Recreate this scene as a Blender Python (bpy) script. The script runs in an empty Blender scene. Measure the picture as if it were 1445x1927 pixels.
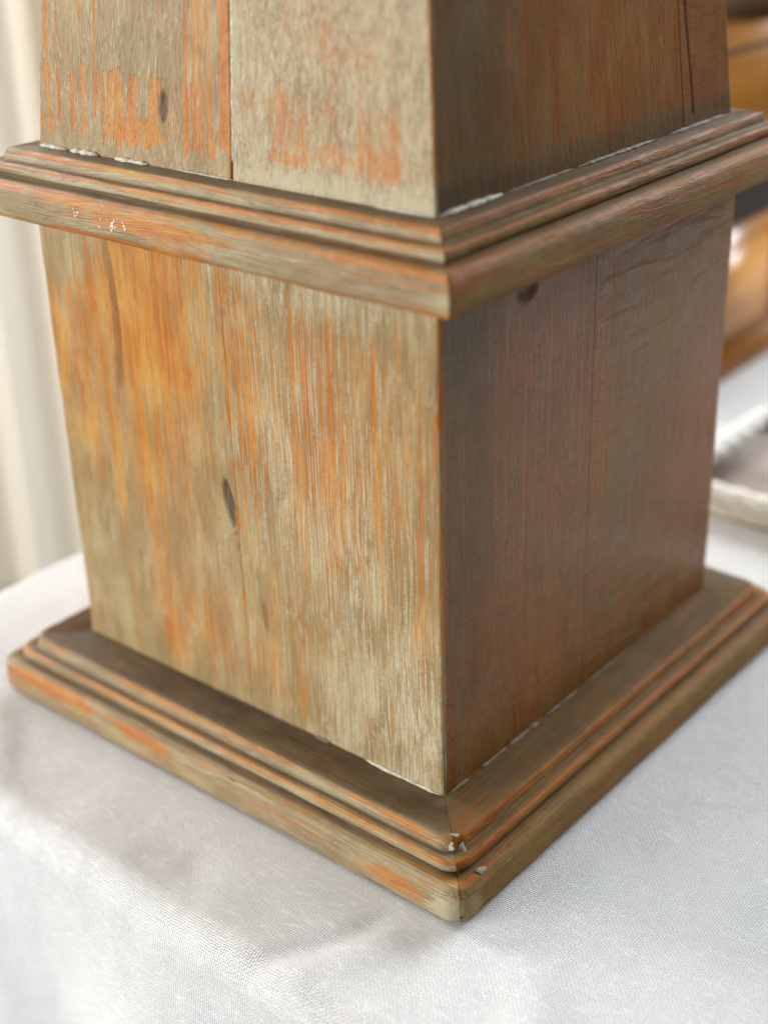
import bpy, math, random
import numpy as np
from mathutils import Vector, Matrix

random.seed(7)
rng = np.random.RandomState(11)
S = 0.075                      # metres per layout unit (half the width of the pedestal box)
scene = bpy.context.scene
col = scene.collection

# ------------------------------------------------------------------ camera
cam_d = bpy.data.cameras.new("Camera"); cam = bpy.data.objects.new("Camera", cam_d); col.objects.link(cam)
scene.camera = cam
CL = Vector((3.67416, -4.44643, 3.34925)) * S
FW = Vector((-0.57985179, 0.68322741, -0.44381551))
RT = Vector((0.7707702, 0.63653604, -0.02711399))
UP = Vector((-0.26397954, 0.35780187, 0.89570789))
m = Matrix.Identity(4)
for i in range(3):
    m[i][0] = RT[i]; m[i][1] = UP[i]; m[i][2] = -FW[i]; m[i][3] = CL[i]
cam.matrix_world = m
cam_d.sensor_fit = 'VERTICAL'; cam_d.sensor_height = 36.0; cam_d.sensor_width = 27.0
cam_d.lens = 36.0 * 2723.46 / 1927.0
cam_d.clip_start = 0.01; cam_d.clip_end = 50
cam_d.dof.use_dof = True
cam_d.dof.focus_distance = 5.22 * S
cam_d.dof.aperture_fstop = 6.0
cam_d.dof.aperture_blades = 0

# ------------------------------------------------------------------ world and lamps (indoor window light plus an added wall fill)
w = bpy.data.worlds.new("World"); scene.world = w; w.use_nodes = True
bg = w.node_tree.nodes["Background"]
bg.inputs[0].default_value = (1.0, 0.985, 0.965, 1); bg.inputs[1].default_value = 0.15

def area(name, loc, target, size, size_y, power, color):
    l = bpy.data.lights.new(name, 'AREA'); l.shape = 'RECTANGLE'; l.size = size; l.size_y = size_y
    l.energy = power; l.color = color
    o = bpy.data.objects.new(name, l); col.objects.link(o)
    o.location = loc
    o.rotation_euler = (Vector(target) - Vector(loc)).to_track_quat('-Z', 'Y').to_euler()
    return o
area("window_light", (-1.05, -1.70, 0.36), (0, 0, 0.0), 1.2, 0.9, 43, (1.0, 0.99, 0.975))
area("rear_window_light", (0.35, 1.75, 1.05), (0, 0.1, 0.0), 1.1, 0.8, 46, (0.90, 0.95, 1.0))
area("rear_window_light", (-1.55, 0.75, 1.05), (-0.1, 0.0, 0.0), 1.1, 0.8, 15, (0.98, 0.97, 1.0))
area("wall_fill_light", (-2.4, -0.3, 1.1), (-1.35, 1.1, 0.1), 0.8, 1.2, 58, (1.0, 0.96, 0.90))  # added fill that brightens the wall and curtain, no window of its own

scene.view_settings.view_transform = 'Standard'; scene.view_settings.look = 'None'
scene.view_settings.exposure = 0.42; scene.view_settings.gamma = 1.0
scene.view_settings.use_curve_mapping = False
scene.render.engine = 'CYCLES'

# ------------------------------------------------------------------ numpy noise
def _hash(ix, iy, seed):
    h = (ix.astype(np.int64) * 374761393 + iy.astype(np.int64) * 668265263 + seed * 1442695041) & 0x7fffffff
    h = ((h ^ (h >> 13)) * 1274126177) & 0x7fffffff
    return ((h ^ (h >> 16)) & 0xffff) / 65535.0
def vnoise(x, y, seed=0):
    x0 = np.floor(x); y0 = np.floor(y); fx = x - x0; fy = y - y0
    fx = fx * fx * (3 - 2 * fx); fy = fy * fy * (3 - 2 * fy)
    a = _hash(x0, y0, seed); b = _hash(x0 + 1, y0, seed); c = _hash(x0, y0 + 1, seed); d = _hash(x0 + 1, y0 + 1, seed)
    return (a * (1 - fx) + b * fx) * (1 - fy) + (c * (1 - fx) + d * fx) * fy
def fbm(x, y, seed=0, oc=4):
    v = 0; a = 0.5; t = 0
    for k in range(oc):
        v = v + a * vnoise(x * 2 ** k, y * 2 ** k, seed + 17 * k); t += a; a *= 0.5
    return v / t
def sstep(a, b, x):
    t = np.clip((x - a) / (b - a), 0, 1); return t * t * (3 - 2 * t)

# ------------------------------------------------------------------ node helpers
class NT:
    def __init__(self, name):
        self.mat = bpy.data.materials.new(name); self.mat.use_nodes = True
        self.t = self.mat.node_tree; self.n = self.t.nodes; self.l = self.t.links
        self.bsdf = self.n["Principled BSDF"]
    def link(self, a, b): self.l.new(a, b)
    def _in(self, sock, v):
        if isinstance(v, bpy.types.NodeSocket): self.l.new(v, sock)
        elif v is not None: sock.default_value = v
    def math(self, op, a, b=None, c=None, clamp=False):
        n = self.n.new('ShaderNodeMath'); n.operation = op; n.use_clamp = clamp
        self._in(n.inputs[0], a); self._in(n.inputs[1], b); self._in(n.inputs[2], c); return n.outputs[0]
    def vmath(self, op, a, b=None):
        n = self.n.new('ShaderNodeVectorMath'); n.operation = op
        self._in(n.inputs[0], a); self._in(n.inputs[1], b); return n.outputs[0]
    def mul(self, a, b): return self.math('MULTIPLY', a, b)
    def add(self, a, b): return self.math('ADD', a, b)
    def noise(self, vec, scale, detail=3, rough=0.55, dist=0.0):
        n = self.n.new('ShaderNodeTexNoise'); self._in(n.inputs['Vector'], vec)
        n.inputs['Scale'].default_value = scale; n.inputs['Detail'].default_value = detail
        n.inputs['Roughness'].default_value = rough; n.inputs['Distortion'].default_value = dist
        return n.outputs[0]
    def smooth(self, x, a, b, lo=0.0, hi=1.0):
        n = self.n.new('ShaderNodeMapRange'); n.interpolation_type = 'SMOOTHSTEP'
        self._in(n.inputs[0], x); n.inputs[1].default_value = a; n.inputs[2].default_value = b
        n.inputs[3].default_value = lo; n.inputs[4].default_value = hi; return n.outputs[0]
    def mix(self, f, a, b, blend='MIX'):
        n = self.n.new('ShaderNodeMix'); n.data_type = 'RGBA'; n.blend_type = blend
        self._in(n.inputs[0], f)
        self._in(n.inputs[6], a if isinstance(a, bpy.types.NodeSocket) else (*a, 1))
        self._in(n.inputs[7], b if isinstance(b, bpy.types.NodeSocket) else (*b, 1)); return n.outputs[2]
    def attr(self, name):
        n = self.n.new('ShaderNodeAttribute'); n.attribute_name = name; return n.outputs['Fac']
    def coord(self, which='Object'):
        return self.n.new('ShaderNodeTexCoord').outputs[which]
    def scale(self, v, s):
        return self.vmath('MULTIPLY', v, s)
    def bump(self, h, strength, dist, normal=None):
        n = self.n.new('ShaderNodeBump'); n.inputs['Strength'].default_value = strength
        n.inputs['Distance'].default_value = dist; self._in(n.inputs['Height'], h)
        if normal: self.l.new(normal, n.inputs['Normal'])
        return n.outputs[0]

def worn_wood(name, axis, offset=(0, 0, 0), tint=(1, 1, 1), saw=0.0, fine=1.0, redness=0.0, sharp=0.0, rough=0.0, spec=0.32, grey=0.0):
    """pine stained orange under a rubbed grey-green wash; axis = grain direction"""
    k = NT(name)
    co = k.vmath('ADD', k.coord(), offset)
    # slow wander of the grain
    wob = k.noise(k.scale(co, (14, 14, 14)), 1.0, 2)
    wv = k.n.new('ShaderNodeCombineXYZ'); off = k.mul(k.math('SUBTRACT', wob, 0.5), 0.006)
    for i in range(3):
        if i != 'xyz'.index(axis): k.link(off, wv.inputs[i])
    cw = k.vmath('ADD', co, wv.outputs[0])
    def st(along): return k.scale(cw, tuple(along if a == axis else 1.0 for a in 'xyz'))
    mid = k.noise(st(0.022), 330, 3, 0.6)          # ~3 mm bands
    finen = k.noise(st(0.010), 1800, 2, 0.7)        # ~0.9 mm grain
    hair = k.noise(st(0.014), 3300, 2, 0.6)         # pores
    blotch = k.noise(k.scale(co, tuple(0.4 if a == axis else 1.0 for a in 'xyz')), 110, 5, 0.65)
    speck = k.noise(co, 1500, 3, 0.7)
    wear, pale, knot, stain_shade = k.attr("wear"), k.attr("pale"), k.attr("knot"), k.attr("stain_shade")
    fine2 = k.noise(k.vmath('ADD', st(0.012), (3.1, 5.7, 1.3)), 2200, 2, 0.7)
    hair2 = k.noise(k.vmath('ADD', st(0.02), (7.1, 2.7, 4.3)), 3000, 2, 0.6)
    def cen(x, a): return k.mul(k.math('SUBTRACT', x, 0.5), a)
    # stained pine: amber to orange, dark pores
    c1 = k.mix(k.smooth(mid, 0.38, 0.62), (0.50, 0.205, 0.030), (0.44, 0.135, 0.016))
    c1 = k.mix(k.smooth(blotch, 0.45, 0.72), c1, (0.52, 0.260, 0.038))
    if redness: c1 = k.mix(redness, c1, (0.40, 0.10, 0.03))
    c1 = k.mix(k.smooth(hair, 0.54, 0.68, 0, 0.6), c1, (0.21, 0.075, 0.016))
    # olive-tan glaze over it
    p1 = k.mix(k.smooth(blotch, 0.36, 0.66), (0.250, 0.168, 0.056), (0.340, 0.242, 0.092))
    p1 = k.mix(k.smooth(finen, 0.44, 0.64, 0.0, 0.45), p1, (0.39, 0.300, 0.140))
    if grey: p1 = k.mix(grey, p1, k.mix(k.smooth(blotch, 0.36, 0.66), (0.24, 0.205, 0.125), (0.36, 0.325, 0.225)))
    p1 = k.mix(k.smooth(hair, 0.54, 0.68, 0, 0.6), p1, (0.150, 0.097, 0.036))
    # where the glaze has been rubbed through to the orange
    v = k.add(wear, cen(mid, 0.8)); v = k.add(v, cen(finen, 1.35 * fine)); v = k.add(v, cen(hair2, 1.0))
    v = k.add(v, cen(blotch, 0.45)); v = k.add(v, cen(speck, 0.6))
    bare = k.smooth(v, 0.26 + 0.12 * sharp, 0.80 - 0.16 * sharp, 0.10, 0.95)
    c = k.mix(bare, p1, c1)
    # thin chalky grey left lying along the grain
    pv = k.add(k.mul(pale, 0.50), cen(fine2, 1.5)); pv = k.add(pv, cen(hair2, -0.9)); pv = k.add(pv, cen(speck, 0.9)); pv = k.add(pv, cen(blotch, 0.5))
    palemask = k.mul(k.smooth(pv, 0.26, 0.66, 0.0, 0.9), k.math('SUBTRACT', 1.0, k.mul(bare, 0.70)))
    c = k.mix(palemask, c, (0.49, 0.440, 0.315))
    if saw:
        br = k.noise(k.scale(co, (60, 110, 1500)), 1.0, 3, 0.6, 0.3)
        c = k.mix(k.smooth(br, 0.50, 0.72, 0, 0.40), c, (0.46, 0.35, 0.20)); c = k.mix(k.smooth(br, 0.48, 0.30, 0, 0.5), c, (0.10, 0.065, 0.03))
    c = k.mix(k.math('MULTIPLY', stain_shade, k.smooth(blotch, 0.2, 0.6, 0.75, 1.0), clamp=True), c, (0.064, 0.034, 0.009))  # dark brown: painted shade on the mouldings, stain on the right faces
    c = k.mix(k.math('MULTIPLY', knot, k.smooth(finen, 0.3, 0.7, 1.0, 0.6), clamp=True), c, (0.075, 0.048, 0.024))
    c = k.mix(k.smooth(speck, 0.70, 0.76, 0, 0.8), c, (0.70, 0.66, 0.57))     # specks of pale paint
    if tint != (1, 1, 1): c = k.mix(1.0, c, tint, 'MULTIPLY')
    k._in(k.bsdf.inputs['Base Color'], c)
    r = k.add(k.mul(bare, -0.10), k.smooth(blotch, 0.3, 0.7, 0.36 + rough, 0.52 + rough))
    k._in(k.bsdf.inputs['Roughness'], r)
    k.bsdf.inputs['Specular IOR Level'].default_value = spec
    h = k.add(k.mul(finen, 0.6), k.add(k.mul(hair, 0.5), k.mul(speck, 0.2)))
    h = k.add(h, k.mul(mid, 0.5))
    h = k.math('SUBTRACT', h, k.mul(bare, 0.25))
    nrm = k.bump(h, 0.75, 0.0007)
    if saw:
        sw = k.noise(k.scale(co, (30, 45, 230)), 1.0, 1, 0.5, 0.5)
        nrm = k.bump(sw, saw, 0.0012, nrm)
    k._in(k.bsdf.inputs['Normal'], nrm)
    return k.mat

# ------------------------------------------------------------------ mesh helpers
def make_obj(name, me, parent=None, mat=None, smooth=True):
    o = bpy.data.objects.new(name, me); col.objects.link(o)
    if mat: me.materials.append(mat)
    if smooth: me.shade_smooth()
    if parent: o.parent = parent
    return o
def grid_mesh(name, V, attrs=None, uv=None, closed_u=False, extra_faces=()):
    """V: (nu, nv, 3) array -> quad sheet"""
    nu, nv = V.shape[:2]
    idx = np.arange(nu * nv).reshape(nu, nv)
    q = np.stack([idx[:-1, :-1], idx[1:, :-1], idx[1:, 1:], idx[:-1, 1:]], -1).reshape(-1, 4)
    if closed_u:
        q2 = np.stack([idx[-1, :-1], idx[0, :-1], idx[0, 1:], idx[-1, 1:]], -1).reshape(-1, 4); q = np.vstack([q, q2])
    me = bpy.data.meshes.new(name)
    me.vertices.add(nu * nv); me.vertices.foreach_set('co', V.reshape(-1).astype(np.float32))
    nf = len(q); ne = len(extra_faces)
    loops = list(extra_faces)
    tot = nf * 4 + sum(len(f) for f in loops)
    me.loops.add(tot); me.polygons.add(nf + ne)
    li = np.concatenate([q.reshape(-1)] + [np.array(f) for f in loops]) if ne else q.reshape(-1)
    me.loops.foreach_set('vertex_index', li.astype(np.int32))
    starts = list(np.arange(nf) * 4); s = nf * 4
    for f in loops: starts.append(s); s += len(f)
    me.polygons.foreach_set('loop_start', np.array(starts, dtype=np.int32))
    me.update(calc_edges=True); me.validate()
    for n, a in (attrs or {}).items():
        at = me.attributes.new(n, 'FLOAT', 'POINT'); at.data.foreach_set('value', a.reshape(-1).astype(np.float32))
    if uv is not None:
        at = me.attributes.new('weave', 'FLOAT_VECTOR', 'POINT')
        z = np.zeros(uv.shape[:2] + (1,)); at.data.foreach_set('vector', np.concatenate([uv, z], -1).reshape(-1).astype(np.float32))
    return me

def edge_samples(w, r, n):
    """positions across a board of width w, crowded into rounded edges of radius r"""
    e = r * (1 - np.cos(np.linspace(0, math.pi / 2, 7)))
    return np.concatenate([e, np.linspace(r, w - r, n)[1:-1], w - e[::-1]])

def board(name, parent, mat, face, u0, u1, v0, v1, depth, half0, half1, wearf, r_edge, round_sides=(True, True), nu=150, nv=280, bow=0.0):
    """one board of a four-sided box. face: 0 = -y, 1 = +x, 2 = +y, 3 = -x. half(v) = half width of the box at height v
    (a taper). u runs from -1 to 1 along the face, in fractions of half."""
    wd = (u1 - u0); hh = (v1 - v0)
    us = u0 + edge_samples(wd, 0.012, nu); vs = v0 + edge_samples(hh, 0.006, nv)
    U, Vv = np.meshgrid(us, vs, indexing='ij')
    half = half0 + (half1 - half0) * (Vv - v0) / hh
    att = wearf(U, Vv)
    disp = att.pop('disp', np.zeros_like(U))
    e0 = U - u0; e1 = u1 - U
    for e, on, r in ((e0, round_sides[0], r_edge[0]), (e1, round_sides[1], r_edge[1])):
        if on:
            rr = r * (0.75 + 0.5 * vnoise(Vv * 9, U * 0 + 3, 5))
            t = np.clip(1 - e / rr, 0, 1); disp = disp - rr * (1 - np.sqrt(np.maximum(0, 1 - t * t)))
    disp = disp + 0.0035 * (fbm(U * 3, Vv * 3, 41) - 0.5) - bow * 0
    along = U * half; outw = half + disp
    # skirt rows: go back to the depth on all four sides
    X = np.pad(along, 1, mode='edge'); Z = np.pad(Vv, 1, mode='edge'); O = np.pad(outw, 1, mode='edge')
    O[0, :] -= depth; O[-1, :] -= depth; O[1:-1, 0] -= depth; O[1:-1, -1] -= depth
    # mitre the skirts on the outer corners
    if abs(u0 + 1) < 1e-6: X[0, :] += depth * 0.98
    if abs(u1 - 1) < 1e-6: X[-1, :] -= depth * 0.98
    P = np.stack([X, -O, Z], -1)
    ang = {0: 0, 1: math.pi / 2, 2: math.pi, 3: -math.pi / 2}[face]
    ca, sa = math.cos(ang), math.sin(ang)
    Q = np.stack([P[..., 0] * ca - P[..., 1] * sa, P[..., 0] * sa + P[..., 1] * ca, P[..., 2]], -1) * S
    att = {k: np.pad(a, 1, mode='edge') for k, a in att.items()}
    me = grid_mesh(name, Q, att)
    return make_obj(name, me, parent, mat)

def blob(U, V, cu, cv, ru, rv, soft=0.35, n=None, sq=2.0):
    d = (np.abs((U - cu) / ru) ** sq + np.abs((V - cv) / rv) ** sq) ** (1 / sq)
    if n is not None: d = d + n
    return 1 - sstep(1 - soft, 1 + soft, d)

def std_att(U, V, wear):
    z = np.zeros_like(U)
    return dict(wear=wear, pale=z.copy(), knot=z.copy(), stain_shade=z.copy(), disp=z.copy())

# ------------------------------------------------------------------ materials
M = {}
M['left_a'] = worn_wood('rubbed_pine_a', 'z', (0.31, 0.1, 0.05), grey=0.35)
M['left_b'] = worn_wood('rubbed_pine_b', 'z', (0.73, 0.4, 0.25), fine=1.15, grey=0.38)
M['right_a'] = worn_wood('rubbed_pine_c', 'z', (0.11, 0.9, 0.35), saw=0.22, redness=0.12, rough=-0.06, spec=0.5, tint=(0.76, 0.61, 0.40))  # right-hand boards: the tint puts that side's shade into the colour
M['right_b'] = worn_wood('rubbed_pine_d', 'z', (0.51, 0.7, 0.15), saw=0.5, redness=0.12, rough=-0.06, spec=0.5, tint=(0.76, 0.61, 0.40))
M['shaft_a'] = worn_wood('rubbed_pine_e', 'z', (1.31, 0.2, 0.45), fine=0.9, sharp=0.3, grey=0.65, spec=0.25, tint=(0.90, 0.86, 0.78))
M['shaft_b'] = worn_wood('rubbed_pine_f', 'z', (1.71, 0.6, 0.55), grey=0.75, spec=0.25, tint=(0.92, 0.89, 0.82))
M['shaft_c'] = worn_wood('rubbed_pine_g', 'z', (1.11, 1.2, 0.75), fine=1.3, tint=(0.72, 0.61, 0.44))  # same wood tinted darker for the shaded right of the shaft
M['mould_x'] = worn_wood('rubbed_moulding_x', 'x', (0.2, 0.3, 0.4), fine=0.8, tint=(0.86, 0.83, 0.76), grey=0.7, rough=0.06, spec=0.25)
M['mould_y'] = worn_wood('rubbed_moulding_y', 'y', (0.6, 0.1, 0.8), fine=0.8, redness=0.1, tint=(0.70, 0.585, 0.40), grey=0.2, rough=0.22, spec=0.16)  # darker tint paints in the shade of the right-hand mouldings

def plain(name, colr, rough=0.6, noise_scale=None, var=0.15):
    k = NT(name)
    if noise_scale:
        n = k.noise(k.coord(), noise_scale, 4, 0.6)
        c = k.mix(k.smooth(n, 0.3, 0.7), tuple(x * (1 - var) for x in colr), tuple(min(1, x * (1 + var)) for x in colr))
        k._in(k.bsdf.inputs['Base Color'], c)
        k._in(k.bsdf.inputs['Normal'], k.bump(n, 0.3, 0.001))
    else: k.bsdf.inputs['Base Color'].default_value = (*colr, 1)
    k.bsdf.inputs['Roughness'].default_value = rough
    return k.mat
M['core'] = plain('raw_core_wood', (0.045, 0.028, 0.014), 0.8, 300)
M['filler'] = plain('dried_filler', (0.50, 0.465, 0.38), 0.7, 900, 0.3)
M['filler_dull'] = plain('dirty_filler', (0.15, 0.12, 0.07), 0.7, 900, 0.35)
M['chip'] = plain('pale_paint_chip', (0.27, 0.24, 0.175), 0.6, 1500, 0.45)
M['white_drop'] = plain('white_paint_drop', (0.80, 0.79, 0.74), 0.45)

# ------------------------------------------------------------------ the cloth covered table
ZC = -0.266 - 0.004
def cloth_material():
    k = NT('white_linen')
    n = k.n.new('ShaderNodeAttribute'); n.attribute_name = 'weave'; uv = n.outputs['Vector']
    warp = k.noise(uv, 60, 2)
    wn = k.n.new('ShaderNodeTexNoise'); k.link(uv, wn.inputs['Vector']); wn.inputs['Scale'].default_value = 160; wn.inputs['Detail'].default_value = 2
    d = k.vmath('SUBTRACT', wn.outputs['Color'], (0.5, 0.5, 0.5))
    wn2 = k.n.new('ShaderNodeTexNoise'); k.link(uv, wn2.inputs['Vector']); wn2.inputs['Scale'].default_value = 900; wn2.inputs['Detail'].default_value = 1
    d2 = k.vmath('SUBTRACT', wn2.outputs['Color'], (0.5, 0.5, 0.5))
    uvw = k.vmath('ADD', k.vmath('ADD', uv, k.scale(d, (0.0012, 0.0012, 0))), k.scale(d2, (0.00045, 0.00045, 0)))
    sp = k.n.new('ShaderNodeSeparateXYZ'); k.link(uvw, sp.inputs[0])
    pitch = 0.00070; f = 2 * math.pi / pitch
    su = k.math('SINE', k.mul(sp.outputs[0], f / 2)); sv = k.math('SINE', k.mul(sp.outputs[1], f / 2))
    cu = k.math('ABSOLUTE', k.math('COSINE', k.mul(sp.outputs[0], f / 2))); cv = k.math('ABSOLUTE', k.math('COSINE', k.mul(sp.outputs[1], f / 2)))
    # over / under: sign of the checker
    par = k.math('SIGN', k.mul(su, sv))
    su2 = k.math('ABSOLUTE', su); sv2 = k.math('ABSOLUTE', sv)
    a = k.mul(su2, k.math('SUBTRACT', 1.0, k.mul(cv, 0.35))); b = k.mul(sv2, k.math('SUBTRACT', 1.0, k.mul(cu, 0.35)))
    over = k.math('GREATER_THAN', par, 0.0)
    mx = k.n.new('ShaderNodeMix'); k.link(over, mx.inputs[0]); k.link(a, mx.inputs[2]); k.link(b, mx.inputs[3])
    h = mx.outputs[0]
    # slubs: thick threads here and there, both ways
    s1 = k.noise(k.scale(uv, (60, 1500, 1)), 1.0, 2, 0.5); s2 = k.noise(k.scale(uv, (1500, 60, 1)), 1.0, 2, 0.5)
    slub = k.math('MAXIMUM', k.smooth(s1, 0.60, 0.78), k.smooth(s2, 0.64, 0.82))
    soft = k.noise(uv, 420, 4, 0.6)
    gap = k.smooth(h, 0.05, 0.62)
    c = k.mix(gap, (0.24, 0.24, 0.243), (0.84, 0.84, 0.84))
    c = k.mix(k.smooth(soft, 0.35, 0.7, 0, 0.35), c, (0.72, 0.72, 0.715))
    cloud = k.noise(k.scale(uv, (240, 700, 1)), 1.0, 4, 0.65)
    c = k.mix(k.smooth(cloud, 0.52, 0.72, 0, 0.55), c, (0.90, 0.90, 0.895))
    c = k.mix(k.smooth(cloud, 0.48, 0.30, 0, 0.14), c, (0.52, 0.515, 0.505))
    c = k.mix(k.mul(slub, 0.55), c, (0.93, 0.93, 0.92))
    k._in(k.bsdf.inputs['Base Color'], c)
    k.bsdf.inputs['Roughness'].default_value = 0.95; k.bsdf.inputs['Specular IOR Level'].default_value = 0.05
    hh = k.add(h, k.add(k.mul(slub, 0.45), k.mul(soft, 0.5)))
    k._in(k.bsdf.inputs['Normal'], k.bump(hh, 0.75, 0.0003))
    return k.mat

def build_cloth():
    YE, XE, R, DROP = -1.89, -2.14, 0.13, 5.0
    a = np.concatenate([np.linspace(XE - DROP, XE - 0.4, 40), np.linspace(XE - 0.4, XE + 0.4, 60)[1:], np.linspace(XE + 0.4, 2.6, 330)[1:], np.linspace(2.6, 5.0, 40)[1:]])
    b = np.concatenate([np.linspace(YE - DROP, YE - 1.2, 60), np.linspace(YE - 1.2, YE + 0.9, 260)[1:], np.linspace(YE + 0.9, 3.0, 200)[1:], np.linspace(3.0, 8.5, 80)[1:]])
    A, B = np.meshgrid(a, b, indexing='ij')
    def bend(e):                      # e = distance past the start of the bend -> (outward, down)
        L = R * math.pi / 2
        t = np.clip(e, 0, L) / R
        return np.where(e > 0, R * np.sin(t), e), np.where(e > 0, R * (1 - np.cos(t)), 0) + np.maximum(e - L, 0)
    wav = 0.05 * (fbm(A * 1.1, A * 0 + 2, 3) - 0.5)
    oy, dy = bend((YE + R + wav) - B); ox, dx = bend((XE + R) - A)
    Y = (YE + R + wav) - oy; X = (XE + R) - ox
    # the drop hangs in slow folds
    Y = Y - 0.10 * sstep(0, 1.6, dy) * (np.sin(A * 2.4 + 0.6) + 0.5 * np.sin(A * 5.1))
    Z = ZC - np.maximum(dx, dy)
    # wrinkles
    def crease(x0, y0, x1, y1, wdt, hgt):
        dxx, dyy = x1 - x0, y1 - y0; L = math.hypot(dxx, dyy)
        t = ((A - x0) * dxx + (B - y0) * dyy) / L / L; s = ((A - x0) * dyy - (B - y0) * dxx) / L
        s = s + 0.02 * np.sin(t * 5)
        env = sstep(-0.15, 0.25, t) * (1 - sstep(0.7, 1.15, t))
        return hgt * env * np.exp(-(s / wdt) ** 2)
    far = sstep(0.0, 0.35, np.maximum(np.maximum(A - 1.3, -1.3 - A), np.maximum(-1.3 - B, B - 1.3)))
    n = far * 0.022 * (fbm(A * 2.1, B * 2.1, 77, 3) - 0.5) + far * 0.010 * (fbm(A * 5, B * 5, 78, 3) - 0.5)
    n = n + crease(1.06, -1.38, 0.80, -1.95, 0.05, -0.011) + crease(1.16, -1.42, 0.92, -1.98, 0.09, 0.006)
    n = n + crease(-1.3, -1.42, -0.7, -1.75, 0.09, 0.02) + crease(0.2, -1.55, 0.55, -1.95, 0.16, -0.012) + crease(1.6, -1.3, 2.2, -2.2, 0.10, 0.020)
    Z = Z + np.where(dy + dx < 0.05, n, n * 0.6)
    Y = Y - np.where(dy > 0.05, n * 0.8, 0)
    V = np.stack([X, Y, Z], -1) * S
    uv = np.stack([A, B], -1) * S
    me = grid_mesh('tablecloth', V, None, uv)
    o = make_obj('tablecloth', me, None, cloth_material())
    o['label'] = 'white woven linen cloth spread over the table and hanging down its front edge'; o['category'] = 'tablecloth'
build_cloth()

# ------------------------------------------------------------------ the wooden obelisk base
root = bpy.data.objects.new('wooden_obelisk', None); col.objects.link(root); root.empty_display_size = 0.05
root['label'] = 'rubbed orange and grey painted wooden obelisk on stepped square pedestal'; root['category'] = 'obelisk'

# -- pedestal box: left face (face 0), right face (face 1)
def box_left(U, V):
    n = 0.5 * (fbm(U * 7, V * 3, 21) - 0.5); n2 = fbm(U * 16, V * 3.0, 22)
    wr = 0.31 + 0.06 * (1 - sstep(-0.7, 0.3, U)) + 0.20 * (fbm(U * 5, V * 1.5, 23) - 0.5)
    wr = wr + 0.38 * blob(U, V, -0.42, 1.72, 0.34, 0.34, 0.5, n) + 0.22 * blob(U, V, -0.55, 1.25, 0.45, 0.55, 0.6, n)
    wr = wr + 0.20 * blob(U, V, 0.45, 1.45, 0.50, 0.36, 0.6, n) + 0.16 * blob(U, V, 0.62, 1.05, 0.30, 0.30, 0.6, n)
    wr = wr + 0.20 * blob(U, V, -0.35, 0.30, 0.25, 0.20, 0.6, n) + 0.14 * blob(U, V, 0.35, 0.30, 0.35, 0.25, 0.6, n)
    wr = wr - 0.30 * blob(U, V, 0.85, 0.20, 0.5, 0.32, 0.6, n) - 0.26 * blob(U, V, 0.75, 1.92, 0.6, 0.16, 0.6, n)
    wr = wr - 0.20 * blob(U, V, -0.85, 0.35, 0.30, 0.45, 0.6, n) - 0.30 * blob(U, V, -0.9, 1.85, 0.25, 0.16, 0.5, n)
    wr = wr - 0.18 * (1 - sstep(0.02, 0.14, V + 0.05 * n))
    # streaks that run part of the height
    s = vnoise(U * 46, V * 0.9, 31); wr = wr - 0.08 + 0.45 * sstep(0.66, 0.86, s) * (0.4 + 0.6 * vnoise(U * 30, V * 3, 33))
    a = std_att(U, V, wr)
    a['pale'] = 0.22 + 0.50 * blob(U, V, 0.80, 0.25, 0.45, 0.38, 0.7, n) + 0.45 * blob(U, V, 0.45, 1.15, 0.4, 0.5, 0.7, n) + 0.4 * blob(U, V, 0.4, 1.88, 0.5, 0.12, 0.5, n)
    a['pale'] = 0.12 + a['pale'] * (1 - 0.6 * blob(U, V, -0.5, 1.3, 0.5, 0.6, 0.6, n))
    # the long scar beside the seam
    cx = -0.035 + (1.0 - V) * 0.14 * (V < 1.02)
    kn = blob(U, V, 0, 0, 1e9, 1e9) * 0
    d1 = np.abs(U - (-0.040 + 0.16 * np.clip(1.0 - V, 0, 0.3))) / (0.026 * np.clip(1.15 - np.abs(V - 0.93) / 0.11, 0.04, 1))
    kn = (1 - sstep(0.7, 1.2, d1)) * sstep(0.70, 0.74, V) * (1 - sstep(1.0, 1.03, V))
    d2 = np.abs(U - (0.125 + 0.05 * (0.5 - V))) / 0.012
    kn = np.maximum(kn, 0.35 * (1 - sstep(0.5, 1.2, d2)) * sstep(0.36, 0.42, V) * (1 - sstep(0.50, 0.56, V)))
    d3 = np.abs(U + 0.595 + 0.015 * np.sin(V * 7)) / 0.022
    kn3 = (1 - sstep(0.4, 1.3, d3)) * sstep(1.15, 1.4, V)
    kn = np.maximum(kn, 0.6 * kn3)
    a['knot'] = np.clip(kn, 0, 1)
    a['disp'] = -0.012 * np.clip(kn, 0, 1) * (1 - 0.5 * kn3)
    # worn orange arris at the front corner, worn lips of the seam
    ar = 1 - sstep(0.004, 0.016, 1 - U + 0.004 * (fbm(V * 30, U * 0, 5) - 0.5))
    a['wear'] = a['wear'] + 0.75 * ar * sstep(0.30, 0.55, fbm(V * 7, U * 0 + 8, 6))
    lip = 1 - sstep(0.005, 0.022, np.abs(U - SEAM0))
    a['wear'] = a['wear'] + 0.5 * lip * sstep(0.25, 0.5, fbm(V * 6, U * 0 + 1, 9))
    return a
SEAM0 = 0.012
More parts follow.
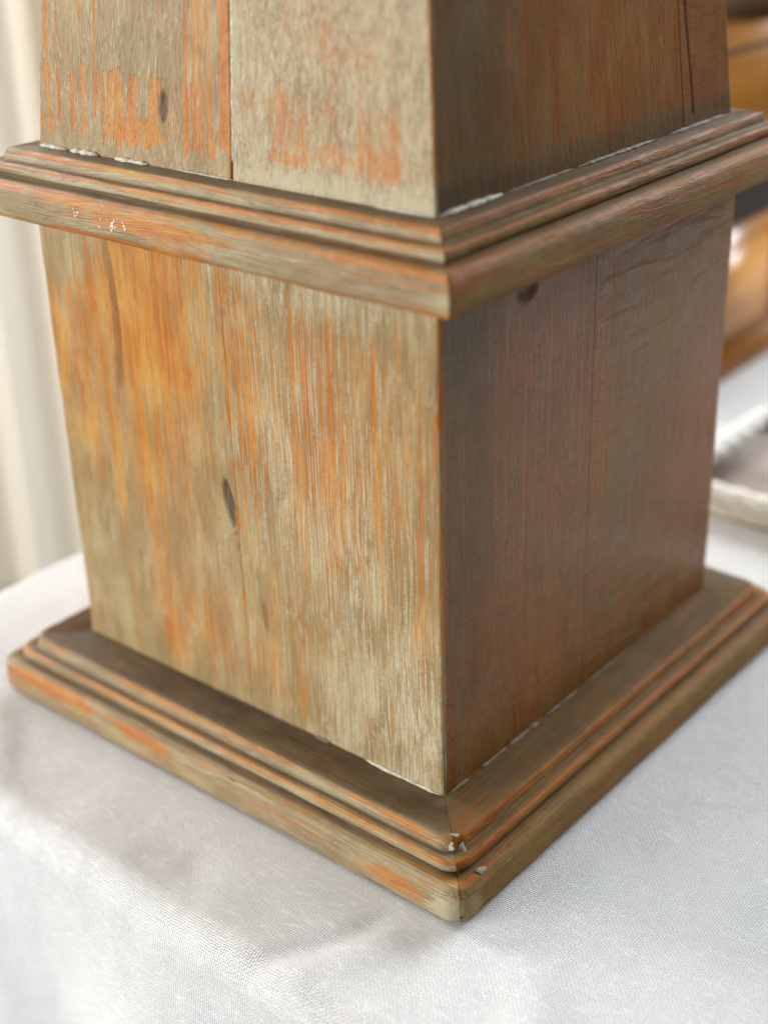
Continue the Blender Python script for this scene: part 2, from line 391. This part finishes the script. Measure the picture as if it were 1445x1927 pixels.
def box_right(U, V):
    n = 0.5 * (fbm(U * 7, V * 3, 121) - 0.5)
    wr = 0.47 + 0.24 * (fbm(U * 5, V * 1.6, 123) - 0.5)
    wr = wr + 0.30 * blob(U, V, -0.40, 1.72, 0.28, 0.25, 0.6, n) + 0.32 * blob(U, V, 0.82, 0.80, 0.16, 0.45, 0.4, n)
    wr = wr + 0.40 * blob(U, V, -0.70, 0.60, 0.10, 0.16, 0.5, n) + 0.15 * blob(U, V, -0.35, 1.2, 0.3, 0.5, 0.6, n)
    wr = wr + 0.25 * blob(U, V, -0.45, 0.25, 0.25, 0.18, 0.6, n) - 0.2 * blob(U, V, -0.88, 1.75, 0.2, 0.25, 0.6, n)
    s = vnoise(U * 60, V * 0.8, 131); wr = wr - 0.06 + 0.55 * sstep(0.62, 0.85, s)
    a = std_att(U, V, wr)
    a['stain_shade'] = np.clip(0.20 + 0.25 * (fbm(U * 4, V * 2, 140) - 0.3) + 0.25 * blob(U, V, -0.9, 1.2, 0.2, 1.0, 0.6, n), 0, 0.8)
    kn = blob(U, V, -0.505, 1.845, 0.055, 0.05, 0.4, 0.6 * n)
    a['knot'] = kn; a['disp'] = -0.01 * kn
    lip = 1 - sstep(0.006, 0.020, np.abs(U - SEAM1)); a['wear'] = a['wear'] + 0.22 * lip
    return a
SEAM1 = -0.065
def dull(U, V):
    a = std_att(U, V, 0.34 + 0.3 * (fbm(U * 5, V * 2, 9) - 0.5)); return a

core_me = grid_mesh('carcass', np.array([[(-.88, -.88, z), (.88, -.88, z), (.88, .88, z), (-.88, .88, z), (-.88, -.88, z)] for z in (-0.01, 1.94)], float) * S)
ped = make_obj('pedestal_box', core_me, root, M['core'], False)
g = 0.0003
HB = 1.945
board('plank', ped, M['left_a'], 0, -1, SEAM0 - g, 0.0, HB, 0.10, 1.0, 1.0, box_left, (0.012, 0.002))
board('plank', ped, M['left_b'], 0, SEAM0 + g, 1.0, 0.0, HB, 0.10, 1.0, 1.0, box_left, (0.002, 0.016))
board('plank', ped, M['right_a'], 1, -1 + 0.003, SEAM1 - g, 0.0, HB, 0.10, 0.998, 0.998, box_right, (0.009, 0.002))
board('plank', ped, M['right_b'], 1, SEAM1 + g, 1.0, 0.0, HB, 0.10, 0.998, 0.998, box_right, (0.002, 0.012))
for f in (2, 3):
    board('plank', ped, M['left_a'], f, -1 + 0.003, -g, 0.0, HB, 0.10, 0.998, 0.998, dull, (0.01, 0.005), nu=40, nv=60)
    board('plank', ped, M['left_b'], f, g, 1.0, 0.0, HB, 0.10, 0.998, 0.998, dull, (0.005, 0.01), nu=40, nv=60)

# -- tapering shaft
Z0, Z1 = 2.172, 4.2
H0 = 0.969; H1 = H0 - 0.0585 / 0.6146 * (Z1 - Z0)
SEAM2, SEAM3 = 0.085, 0.60
def shaft_left(U, V):
    n = 0.45 * (fbm(U * 8, V * 4, 221) - 0.5)
    wr = 0.22 + 0.20 * (fbm(U * 5, V * 1.6, 223) - 0.5)
    left = U < SEAM2
    ph = U * 13.5 + 2.4 * vnoise(U * 6, V * 0.6, 231) + 0.10 * vnoise(U * 40, V * 5, 236)
    sw = np.sin(2 * math.pi * ph) + 1.7 * (vnoise(U * 9, V * 0.8, 233) - 0.45)
    sid = np.floor(ph + 0.25); hh1 = _hash(sid, sid * 0 + 3, 5); hh2 = _hash(sid, sid * 0 + 9, 6)
    top = 2.482 + 0.03 * (hh1 - 0.5) * (U < -0.45) + 0.02 * (fbm(U * 60, V * 0, 12, 2) - 0.5)
    bot = 2.215 + 0.07 * hh2 ** 2 + 0.05 * (fbm(U * 55, V * 0, 13, 2) - 0.5)
    band = sstep(bot - 0.01, bot + 0.03, V) * (1 - sstep(top - 0.006, top + 0.006, V))
    stripes = sstep(-0.15, 0.30, sw + 1.6 * (vnoise(U * 150, V * 4, 239) - 0.5)); upst = sstep(0.25, 0.75, sw + 1.2 * (vnoise(U * 150, V * 3, 240) - 0.5))
    wl = wr + band * (0.10 + 0.75 * stripes) + (1 - band) * sstep(2.40, 2.5, V) * upst * (0.55 * ((U < -0.62) | (U > -0.3)) + 0.05)
    wl = wl + 0.6 * blob(U, V, -0.40, 2.275, 0.11, 0.055, 0.3, n)
    wl = wl - 0.35 * blob(U, V, -0.80, 2.335, 0.22, 0.035, 0.5, n) - 0.25 * blob(U, V, -0.45, 2.55, 0.16, 0.12, 0.5, n)
    n = n + 0.9 * (vnoise(U * 60, V * 5, 261) - 0.5) + 0.5 * (vnoise(U * 140, V * 8, 262) - 0.5)
    w2 = wr + 0.36 * blob(U, V, 0.33, 2.40, 0.10, 0.09, 0.4, n, 4) + 0.30 * blob(U, V, 0.53, 2.40, 0.08, 0.10, 0.4, n, 3) + 0.32 * blob(U, V, 0.78, 2.36, 0.09, 0.12, 0.4, n, 3)
    w2 = w2 + 0.45 * blob(U, V, 0.34, 2.275, 0.09, 0.02, 0.4, n, 4) + 0.28 * blob(U, V, 0.62, 2.30, 0.30, 0.05, 0.5, n) + 0.20 * blob(U, V, 0.55, 2.65, 0.25, 0.12, 0.6, n) + 0.2 * blob(U, V, 0.16, 2.45, 0.07, 0.04, 0.4, n)
    wr = np.where(left, wl, w2)
    wr = wr - 0.45 * (1 - sstep(2.21, 2.265, V + 0.03 * n))
    a = std_att(U, V, wr)
    a['pale'] = np.where(left, 0.45, 0.85) + 0.5 * (1 - sstep(2.2, 2.27, V)) * (U > 0.1)
    kn = blob(U, V, -0.268, 2.385, 0.020, 0.05, 0.4) ; ring = blob(U, V, -0.268, 2.40, 0.04, 0.12, 0.5)
    a['knot'] = np.clip(0.85 * kn + 0.35 * ring, 0, 1); a['disp'] = -0.008 * kn
    ar = 1 - sstep(0.005, 0.018, 1 - U + 0.006 * (fbm(V * 30, U * 0, 5) - 0.5)); a['wear'] = a['wear'] + 0.7 * ar * sstep(2.25, 2.3, V)
    lip = (1 - sstep(0.012, 0.022, SEAM2 - U)) * (U < SEAM2); a['wear'] = a['wear'] + 1.0 * lip
    lip2 = (1 - sstep(0.012, 0.026, U - SEAM2)) * (U > SEAM2); a['wear'] = a['wear'] - lip2; a['pale'] = a['pale'] + 1.2 * lip2
    return a
def shaft_right(U, V):
    n = 0.45 * (fbm(U * 8, V * 4, 321) - 0.5)
    wr = 0.45 + 0.24 * (fbm(U * 5, V * 1.2, 323) - 0.5)
    wr = wr + 0.26 * blob(U, V, 0.05, 2.6, 0.5, 0.35, 0.6, n) + 0.34 * blob(U, V, 0.75, 2.45, 0.25, 0.30, 0.5, n) - 0.25 * blob(U, V, -0.85, 2.4, 0.22, 0.5, 0.6, n)
    wr = wr - 0.30 * (1 - sstep(2.23, 2.31, V + 0.05 * n))
    s = fbm(U * 34, V * 0.6, 331, 2); wr = wr + 0.35 * sstep(0.60, 0.76, s)
    a = std_att(U, V, wr)
    a['stain_shade'] = np.clip(0.28 + 0.3 * blob(U, V, -0.85, 2.5, 0.3, 0.6, 0.7, n) + 0.3 * (1 - sstep(2.2, 2.3, V)) - 0.1 * blob(U, V, 0.1, 2.6, 0.5, 0.4, 0.6), 0, 0.8)
    a['knot'] = 0.7 * (1 - sstep(0.003, 0.010, np.abs(U - 0.665 - 0.012 * np.sin(V * 9)))) * sstep(2.2, 2.23, V)
    a['disp'] = -0.006 * a['knot']
    return a
sc = grid_mesh('carcass', np.array([[(-h, -h, z), (h, -h, z), (h, h, z), (-h, h, z), (-h, -h, z)] for z, h in ((Z0 - .01, H0 - .12), (Z1, H1 - .12))], float) * S)
sh = make_obj('shaft', sc, root, M['core'], False)
board('plank', sh, M['shaft_a'], 0, -1, SEAM2 - 0.0035, Z0, Z1, 0.10, H0, H1, shaft_left, (0.012, 0.006), nv=420)
board('plank', sh, M['shaft_b'], 0, SEAM2 + 0.0035, 1.0, Z0, Z1, 0.10, H0, H1, shaft_left, (0.008, 0.010), nv=420)
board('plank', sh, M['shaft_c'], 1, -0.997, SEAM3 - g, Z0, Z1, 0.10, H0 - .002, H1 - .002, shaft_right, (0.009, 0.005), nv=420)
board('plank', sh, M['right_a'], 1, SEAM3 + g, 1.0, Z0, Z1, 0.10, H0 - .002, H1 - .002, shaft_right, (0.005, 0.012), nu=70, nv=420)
for f in (2, 3):
    board('plank', sh, M['shaft_a'], f, -0.997, -g, Z0, Z1, 0.10, H0 - .002, H1 - .002, dull, (0.01, 0.005), nu=40, nv=60)
    board('plank', sh, M['shaft_b'], f, g, 1.0, Z0, Z1, 0.10, H0 - .002, H1 - .002, dull, (0.005, 0.01), nu=40, nv=60)

# -- mouldings: o = how far out of the box face, z, wear, painted shade on flat tops and in grooves
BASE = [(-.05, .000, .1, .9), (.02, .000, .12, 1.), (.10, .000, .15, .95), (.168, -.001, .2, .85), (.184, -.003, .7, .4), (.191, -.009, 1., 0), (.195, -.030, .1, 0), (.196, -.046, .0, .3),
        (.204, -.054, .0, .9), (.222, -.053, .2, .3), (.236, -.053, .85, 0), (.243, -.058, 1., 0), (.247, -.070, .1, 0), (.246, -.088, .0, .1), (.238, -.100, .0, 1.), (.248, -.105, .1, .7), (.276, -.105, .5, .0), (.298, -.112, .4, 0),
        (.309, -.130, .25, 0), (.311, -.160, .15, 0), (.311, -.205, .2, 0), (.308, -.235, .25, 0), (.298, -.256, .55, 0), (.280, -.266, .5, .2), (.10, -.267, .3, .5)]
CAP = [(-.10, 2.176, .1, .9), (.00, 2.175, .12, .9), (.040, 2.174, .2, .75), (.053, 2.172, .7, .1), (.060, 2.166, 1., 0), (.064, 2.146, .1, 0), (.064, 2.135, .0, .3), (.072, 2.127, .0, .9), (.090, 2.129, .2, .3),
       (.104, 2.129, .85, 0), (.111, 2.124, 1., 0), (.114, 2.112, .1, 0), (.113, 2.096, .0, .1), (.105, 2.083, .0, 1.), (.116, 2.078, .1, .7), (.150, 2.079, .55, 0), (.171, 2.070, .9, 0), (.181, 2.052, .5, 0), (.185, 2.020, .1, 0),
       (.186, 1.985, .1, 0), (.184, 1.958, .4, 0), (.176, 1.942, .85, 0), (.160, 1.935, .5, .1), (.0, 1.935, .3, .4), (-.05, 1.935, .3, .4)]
def resample(P, n):
    P = np.array(P, float)
    # round the polyline a little (two Chaikin passes keep the arrises readable)
    for _ in range(2):
        Q = np.empty((2 * len(P) - 2, P.shape[1])); Q[0::2] = .86 * P[:-1] + .14 * P[1:]; Q[1::2] = .14 * P[:-1] + .86 * P[1:]
        P = np.vstack([P[:1], Q, P[-1:]])
    d = np.concatenate([[0], np.cumsum(np.hypot(np.diff(P[:, 0]), np.diff(P[:, 1])))])
    vis = np.linspace(0, d[-1], n)
    allp = np.unique(np.concatenate([vis, d]))
    return np.stack([np.interp(allp, d, P[:, i]) for i in range(P.shape[1])], -1)
def moulding(name, parent, mat, face, prof, rad, seed, shade_k=1.0, tint_wear=0.0, ns=260, chips=None, pale_k=1.0):
    P = resample(prof, 90); npr = len(P)
    o, z, wr, shade = P.T
    H = 1 + o
    r = rad * sstep(-0.05, 0.2, o) + 0.004
    arc = np.linspace(math.radians(45.25), math.radians(90), 9)
    tl = np.linspace(-1, 1, ns)
    X = np.empty((len(arc) * 2 + ns - 2, npr)); Yo = np.empty_like(X); T = np.empty_like(X)
    # left end arc (corner at -x)
    for i, aa in enumerate(arc):
        X[i] = -(H - r) - r * math.cos(aa) * 1.0; Yo[i] = (H - r) + r * math.sin(aa)
        X[-1 - i] = -X[i]; Yo[-1 - i] = Yo[i]
    for j in range(1, ns - 1):
        X[len(arc) + j - 1] = tl[j] * (H - r); Yo[len(arc) + j - 1] = H
    # hand made unevenness along the run; arris more than flats
    arcl = np.concatenate([[0], np.cumsum(np.hypot(np.diff(o), np.diff(z)))])
    A, B = X, np.broadcast_to(arcl, X.shape)
    nrm_o = np.gradient(z); nrm_z = -np.gradient(o); ln = np.hypot(nrm_o, nrm_z) + 1e-9; nrm_o, nrm_z = -nrm_o / ln, -nrm_z / ln
    d = 0.007 * (fbm(A * 3.0, B * 9, seed) - 0.5) + 0.0040 * (fbm(A * 12, B * 12, seed + 3) - 0.5) * (0.4 + wr) + 0.0012 * (fbm(A * 40, B * 25, seed + 5, 2) - 0.5)
    visible = sstep(0.0, 0.03, o + 0.03)
    d = d * visible
    Yn = Yo + d * nrm_o; Zn = z + d * nrm_z
    Zn = np.maximum(Zn, -0.2672) if z.min() < 0 else Zn
    W = np.broadcast_to(wr, X.shape).copy()
    nn = fbm(A * 4, B * 10, seed + 7); streak = fbm(A * 1.8, B * 55, seed + 9, 2)
    W = 0.07 + 1.25 * W ** 2.6 * sstep(0.18, 0.55, fbm(A * 5, B * 8, seed + 11)) + 0.40 * (nn - 0.5) + 0.38 * sstep(0.55, 0.72, streak) + tint_wear
    pf = np.clip(1 - 1.3 * shade - 1.2 * wr, 0, 1) * (0.55 + 0.65 * sstep(o.max() - .135, o.max() - .125, o) * (1 - sstep(o.max() - .07, o.max() - .06, o)))  # outward faces painted paler, as the light catches them
    pale = pale_k * np.clip(pf + 0.8 * (fbm(A * 4, B * 14, seed + 13) - 0.45), 0, 1.4)
    st = shade_k * np.broadcast_to(shade, X.shape) * (0.75 + 0.5 * (fbm(A * 5, B * 12, seed + 15) - 0.3))  # shade of flats and grooves painted in, uneven along the run
    kn = np.zeros_like(X)
    if chips:
        for (cx, cb, ru, rb, amt, pal) in chips:
            bl = blob(A, B, cx, cb, ru, rb, 0.4, 0.6 * (fbm(A * 20, B * 40, seed + 21) - 0.5))
            W = W + amt * bl; pale = pale + pal * bl
    Pm = np.stack([X, -Yn, Zn], -1)
    ang = {0: 0, 1: math.pi / 2, 2: math.pi, 3: -math.pi / 2}[face]
    ca, sa = math.cos(ang), math.sin(ang)
    Q = np.stack([Pm[..., 0] * ca - Pm[..., 1] * sa, Pm[..., 0] * sa + Pm[..., 1] * ca, Pm[..., 2]], -1) * S
    Q = Q[::-1]
    f = lambda a: a[::-1]
    me = grid_mesh(name, Q, dict(wear=f(W), pale=f(pale), knot=f(kn), stain_shade=f(np.clip(st, 0, 1))))
    return make_obj(name, me, parent, mat)

def slab(name, h0, z0, z1, parent):
    me = bpy.data.meshes.new(name)
    v = [(x * h0 * S, y * h0 * S, z * S) for z in (z0, z1) for x, y in ((-1, -1), (1, -1), (1, 1), (-1, 1))]
    me.from_pydata(v, [], [(3, 2, 1, 0), (4, 5, 6, 7), (0, 1, 5, 4), (1, 2, 6, 5), (2, 3, 7, 6), (3, 0, 4, 7)]); me.update()
    return make_obj(name, me, parent, M['core'], False)
base = slab('base', 1.05, -0.262, -0.012, root)
cap = slab('cap', 0.96, 1.94, 2.168, root)
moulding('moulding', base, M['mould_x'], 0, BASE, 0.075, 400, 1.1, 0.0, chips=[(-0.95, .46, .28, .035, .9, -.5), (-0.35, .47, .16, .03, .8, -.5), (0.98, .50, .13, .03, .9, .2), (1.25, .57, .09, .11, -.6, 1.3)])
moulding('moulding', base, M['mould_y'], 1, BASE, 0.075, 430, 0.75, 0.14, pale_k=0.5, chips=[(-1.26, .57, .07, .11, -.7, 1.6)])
moulding('moulding', base, M['mould_x'], 2, BASE, 0.075, 460, ns=120)
moulding('moulding', base, M['mould_y'], 3, BASE, 0.075, 490, ns=120)
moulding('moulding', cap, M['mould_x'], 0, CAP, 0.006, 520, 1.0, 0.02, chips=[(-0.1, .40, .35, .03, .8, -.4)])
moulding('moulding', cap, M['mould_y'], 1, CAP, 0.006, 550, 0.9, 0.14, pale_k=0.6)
moulding('moulding', cap, M['mould_x'], 2, CAP, 0.006, 580, ns=120)
moulding('moulding', cap, M['mould_y'], 3, CAP, 0.006, 610, ns=120)

# -- beads of old filler squeezed out of the joints
def bead(parent, p0, p1, r, seed, mat):
    p0 = Vector(p0); p1 = Vector(p1); d = p1 - p0; L = d.length
    n = max(8, int(L / 0.012)); k = 8
    side = d.normalized().cross(Vector((0, 0, 1))).normalized()
    V = np.zeros((n, k + 1, 3))
    for i in range(n):
        t = i / (n - 1)
        c = p0 + d * t
        rr = r * (0.35 + 1.3 * float(fbm(np.array(t * L * 34.0), np.array(seed * 1.7), seed, 3))) * min(1, 6 * t + .15, 6 * (1 - t) + .15)
        for j in range(k + 1):
            an = 2 * math.pi * j / k
            q = c + side * (math.cos(an) * rr * 1.2) + Vector((0, 0, 1)) * (math.sin(an) * rr * 0.8)
            q += Vector((random.uniform(-1, 1), random.uniform(-1, 1), random.uniform(-1, 1))) * rr * 0.12
            V[i, j] = q
        V[i, k] = V[i, 0]
    me = grid_mesh('filler_bead', V * S)
    return make_obj('filler_bead', me, parent, mat)
def ribbon(parent, u, z0, z1, wdt, seed):
    n = 160; V = np.zeros((n, 7, 3))
    for i in range(n):
        z = z0 + (z1 - z0) * i / (n - 1); hf = H0 + (H1 - H0) * (z - Z0) / (Z1 - Z0)
        wl = wdt * (0.3 + 1.0 * float(fbm(np.array(z * 22.0), np.array(1.0), seed))); wr_ = wdt * (0.2 + 1.3 * float(fbm(np.array(z * 30.0), np.array(5.0), seed)))
        for j in range(7):
            t = j / 6; V[i, j] = (u * hf - wl * .5 + (wl * .5 + wr_) * t, -(hf - .004 + .0065 * math.sin(math.pi * t) ** .6), z)
    return make_obj('seam_filler', grid_mesh('seam_filler', V * S), parent, M['filler'])
ribbon(sh, SEAM2 + 0.004, Z0 + .07, Z1, 0.013, 900)
h = H0
for x0, x1, r in ((-0.95, -0.79, .010), (-0.77, -0.61, .014), (-0.52, -0.34, .013), (-0.2, 0.1, .004), (0.72, 0.97, .006)):
    bead(cap, (x0, -h - .004, 2.178), (x1, -h - .004, 2.178), r, int(50 + x0 * 10), M['filler'])
for y0, y1, r in ((-0.96, -0.62, .010), (-0.60, -0.2, .005), (-0.18, 0.35, .008), (0.45, 0.9, .007)):
    bead(cap, (h + .003, y0, 2.178), (h + .003, y1, 2.178), r, int(90 + y0 * 10), M['filler_dull'] if y0 > -.9 else M['filler'])
for x0, x1, r in ((0.62, 0.99, .007), (0.36, 0.44, .006), (0.05, 0.30, .003), (-0.2, 0.0, .003)):
    bead(base, (x0, -1.004, .003), (x1, -1.004, .003), r, int(150 + x0 * 10), M['filler'] if x0 > .5 else M['filler_dull'])
for y0, y1, r in ((-0.98, -0.86, .007), (-0.78, -0.60, .006), (-0.60, -0.38, .008), (-0.34, -0.1, .005), (-0.05, 0.3, .004)):
    bead(base, (1.006, y0, .003), (1.006, y1, .003), r, int(190 + y0 * 10), M['filler_dull'])

# -- flakes of pale paint on the corner of the base, drops on the cap
def lump(parent, name, c, r, n, flat, mat):
    """irregular low flake; n = outward normal"""
    n = Vector(n).normalized(); t = n.orthogonal().normalized(); b = n.cross(t)
    k = 16; rings = 4; vs = []; fs = []
    ph0 = [random.uniform(0, 6.3) for _ in range(4)]
    rad = [0.85 + .28 * math.sin(j * 2 * math.pi / k * 2 + ph0[0]) + .18 * math.sin(j * 2 * math.pi / k * 3 + ph0[1]) + random.uniform(-.1, .1) for j in range(k)]
    for i in range(rings):
        s = 1 - i / rings
        for j in range(k):
            an = 2 * math.pi * j / k
            q = Vector(c) + (t * math.cos(an) + b * math.sin(an) * .7) * r * rad[j] * s + n * (flat * math.sqrt(1 - s * s) - flat * .25)
            vs.append(q * S)
    vs.append((Vector(c) + n * flat * .75) * S)
    for i in range(rings - 1):
        for j in range(k): fs.append((i * k + j, i * k + (j + 1) % k, (i + 1) * k + (j + 1) % k, (i + 1) * k + j))
    for j in range(k): fs.append(((rings - 1) * k + j, (rings - 1) * k + (j + 1) % k, len(vs) - 1))
    me = bpy.data.meshes.new(name); me.from_pydata(vs, [], fs); me.update()
    return make_obj(name, me, parent, mat)
for (x, y, z, r, n) in ((1.206, -1.160, -.030, .020, (1, -.3, .9)), (1.180, -1.193, -.022, .018, (-.1, -1, .7)), (1.240, -1.170, -.072, .018, (1, -.2, .3)), (1.280, -1.15, -.100, .022, (.5, -.1, 1)), (1.165, -1.15, .000, .016, (0, -.1, 1))):
    lump(base, 'paint_flake', (x, y, z), r, n, r * .10, M['chip'])
for (x, y, z, r, n) in ((1.282, -1.290, -.150, .0065, (.7, -1, .1)), (1.292, -1.283, -.222, .0075, (1, -.8, 0)), (1.236, -1.232, -.075, .005, (.8, -1, .2))):
    lump(base, 'nail_hole', (x, y, z), r, n, .0025, M['core'])
for i in range(26):
    cx = random.choice((-.37, -.31, -.27, -.52)) + random.gauss(0, .022)
    lump(cap, 'paint_drop', (cx, -1.186, 2.015 + random.gauss(0, .014)), random.uniform(.002, .007), (0, -1, 0), .0015, M['white_drop'])

# ------------------------------------------------------------------ things behind, right
def box_mesh(name, lo, hi, parent, mat, bev=0.0):
    import bmesh
    bm = bmesh.new(); bmesh.ops.create_cube(bm, size=1)
    for v in bm.verts:
        v.co = Vector([(lo[i] + hi[i]) / 2 + v.co[i] * (hi[i] - lo[i]) for i in range(3)]) * S
    if bev: bmesh.ops.bevel(bm, geom=bm.edges[:], offset=bev * S, segments=3, affect='EDGES')
    me = bpy.data.meshes.new(name); bm.to_mesh(me); bm.free()
    return make_obj(name, me, parent, mat, bool(bev))
def empty(name, label, cat):
    o = bpy.data.objects.new(name, None); col.objects.link(o); o['label'] = label; o['category'] = cat; o.empty_display_size = .03; return o

# rope-rimmed tray
M['rope'] = plain('white_cotton_rope', (0.80, 0.79, 0.74), 0.85, 700, 0.1)
M['tray_side'] = plain('pale_basket_weave', (0.68, 0.62, 0.54), 0.8, 500, 0.25)
M['tray_floor'] = plain('brown_grey_board', (0.36, 0.30, 0.27), 0.5, 120, 0.15)
tray = empty('tray', 'pale tray edged with thick white rope lying on the cloth beside the amber chest', 'tray')
tx0, tx1, ty0, ty1, tz = 0.12, 1.7, 2.16, 3.45, -0.27
box_mesh('tray_floor', (tx0 + .05, ty0 + .05, tz + .02), (tx1 - .05, ty1 - .05, tz + .075), tray, M['tray_floor'], .01)
for lo, hi in (((tx0, ty0 + .006, tz), (tx0 + .07, ty1 - .006, tz + .12)), ((tx1 - .07, ty0 + .006, tz), (tx1, ty1 - .006, tz + .12)), ((tx0 + .072, ty0, tz), (tx1 - .072, ty0 + .07, tz + .12)), ((tx0 + .072, ty1 - .07, tz), (tx1 - .072, ty1, tz + .12))):
    box_mesh('side', lo, hi, tray, M['tray_side'], .01)
def rope():
    r = .06; cr = .14; pts = []
    def add(x, y): pts.append((x, y))
    xa, xb, ya, yb = tx0 + .03, tx1 - .03, ty0 + .03, ty1 - .03
    for (cx, cy, a0) in ((xb - cr, ya + cr, -90), (xb - cr, yb - cr, 0), (xa + cr, yb - cr, 90), (xa + cr, ya + cr, 180)):
        for i in range(9):
            a = math.radians(a0 + i * 90 / 8); add(cx + cr * math.cos(a), cy + cr * math.sin(a))
    pts.append(pts[0]); P = np.array(pts)
    d = np.concatenate([[0], np.cumsum(np.hypot(*np.diff(P, axis=0).T))])
    s = np.linspace(0, d[-1], 500); x = np.interp(s, d, P[:, 0]); y = np.interp(s, d, P[:, 1])
    tx = np.gradient(x); ty = np.gradient(y); l = np.hypot(tx, ty); nx, ny = ty / l, -tx / l
    k = 24; V = np.zeros((500, k + 1, 3)); turns = round(d[-1] / .16)
    for j in range(k + 1):
        a = 2 * math.pi * j / k
        rr = r * (0.80 + 0.22 * np.abs(np.cos(1.5 * (a + 2 * math.pi * turns / 3 * s / d[-1]))))
        V[:, j, 0] = x + nx * rr * math.cos(a); V[:, j, 1] = y + ny * rr * math.cos(a); V[:, j, 2] = tz + .13 + rr * math.sin(a)
    make_obj('rope_rim', grid_mesh('rope_rim', V * S), tray, M['rope'])
rope()

# amber chest
def chest_wood(name, c1, c2, axis='y'):
    k = NT(name); co = k.coord()
    n = k.noise(k.scale(co, (90, 6, 90)), 1, 4, .6); b = k.noise(co, 14, 3)
    c = k.mix(k.smooth(n, .35, .65), c1, c2); c = k.mix(k.smooth(b, .45, .7, 0, .6), c, tuple(x * .45 for x in c1))
    k._in(k.bsdf.inputs['Base Color'], c); k.bsdf.inputs['Roughness'].default_value = .3
    k._in(k.bsdf.inputs['Normal'], k.bump(n, .2, .001)); return k.mat
M['amber'] = chest_wood('amber_varnished_wood', (0.50, 0.20, 0.025), (0.60, 0.27, 0.05))
M['amber_dark'] = chest_wood('dark_amber_wood', (0.33, 0.12, 0.012), (0.42, 0.17, 0.02))
M['gap'] = plain('chest_recess_shade', (0.02, 0.013, 0.006), .8, 100)  # near-black colour paints the shaded recess below the lid
chest = empty('wooden_chest', 'amber varnished wooden chest standing at the back of the cloth on the right', 'chest')
cx1 = -0.48; cy0, cy1 = 3.3, 7.6; cz = -0.27
box_mesh('body', (cx1 - 2.2, cy0, cz), (cx1 - .05, cy1, 1.90), chest, M['gap'])
box_mesh('plinth_rail', (cx1 - 2.2, cy0 - .02, cz), (cx1 + .02, cy1 + .02, cz + .22), chest, M['amber_dark'], .03)
for i in range(3):
    y0 = cy0 + i * (cy1 - cy0) / 3; y1 = cy0 + (i + 1) * (cy1 - cy0) / 3
    p = box_mesh('front_panel', (cx1 - .06, y0 + .02, cz + .23), (cx1 - .005, y1 - .02, cz + 1.05), chest, M['amber_dark'], .03)
    box_mesh('raised_field', (cx1 - .02, y0 + .2, cz + .34), (cx1 + .03, y1 - .2, cz + .92), p, M['amber'], .03)
box_mesh('lid', (cx1 - 2.25, cy0 - .05, 1.06), (cx1 + .05, cy1 + .05, 1.96), chest, M['amber'], .12)

# dark pot on the chest
def pot():
    prof = [(.0, 0), (.42, 0), (.55, .12), (.72, .5), (.76, .85), (.66, 1.2), (.5, 1.4), (.52, 1.5), (.46, 1.5), (.44, 1.38), (.3, 1.2), (0, .3)]
    P = resample([(a, b, 0, 0) for a, b in prof], 40)[:, :2]; k = 48
    V = np.zeros((len(P), k + 1, 3))
    for j in range(k + 1):
        a = 2 * math.pi * j / k
        V[:, j, 0] = P[:, 0] * math.cos(a); V[:, j, 1] = P[:, 0] * math.sin(a); V[:, j, 2] = P[:, 1]
    me = grid_mesh('stoneware_pot', V * S)
    o = make_obj('stoneware_pot', me, None, plain('dark_taupe_glaze', (0.13, 0.105, 0.085), .35, 60))
    o.location = Vector((-1.2, 5.0, 1.96)) * S
    o['label'] = 'dark taupe rounded pot standing on the amber chest'; o['category'] = 'pot'
pot()

# ------------------------------------------------------------------ wall and curtain behind, left
def wall():
    k = NT('cream_wall_paint'); n = k.noise(k.coord(), 6, 4)
    k._in(k.bsdf.inputs['Base Color'], k.mix(k.smooth(n, .3, .7), (0.80, 0.71, 0.57), (0.84, 0.75, 0.61)))
    k.bsdf.inputs['Roughness'].default_value = .8
    k._in(k.bsdf.inputs['Normal'], k.bump(k.noise(k.coord(), 300, 3), .1, .001))
    me = bpy.data.meshes.new('wall')
    d = Vector((FW.x, FW.y, 0)).normalized(); s = Vector((d.y, -d.x, 0))
    c = d * 1.75
    v = [c - s * 3 + Vector((0, 0, -.9)), c + s * 3 + Vector((0, 0, -.9)), c + s * 3 + Vector((0, 0, 2)), c - s * 3 + Vector((0, 0, 2))]
    me.from_pydata([tuple(q) for q in v], [], [(0, 1, 2, 3)]); me.update()
    o = make_obj('wall', me, None, k.mat, False); o['kind'] = 'structure'
wall()
def curtain():
    k = NT('cream_curtain_cloth'); k.bsdf.inputs['Base Color'].default_value = (0.86, 0.79, 0.665, 1); k.bsdf.inputs['Roughness'].default_value = .9
    k._in(k.bsdf.inputs['Normal'], k.bump(k.noise(k.coord(), 900, 2), .2, .0005))
    d = Vector((FW.x, FW.y, 0)).normalized(); s = Vector((d.y, -d.x, 0))
    u = np.linspace(-1.6, -0.455, 220); zz = np.linspace(-.85, 1.6, 60)
    Uu, Zz = np.meshgrid(u, zz, indexing='ij')
    dep = 1.55 + .016 * np.sin(Uu * 62 + .7 * np.sin(Uu * 21)) + .005 * np.sin(Uu * 140)
    V = np.stack([d.x * dep + s.x * Uu, d.y * dep + s.y * Uu, Zz], -1)
    o = make_obj('curtain', grid_mesh('curtain', V), None, k.mat)
    o['label'] = 'cream curtain hanging in soft folds behind the table on the left'; o['category'] = 'curtain'
curtain()
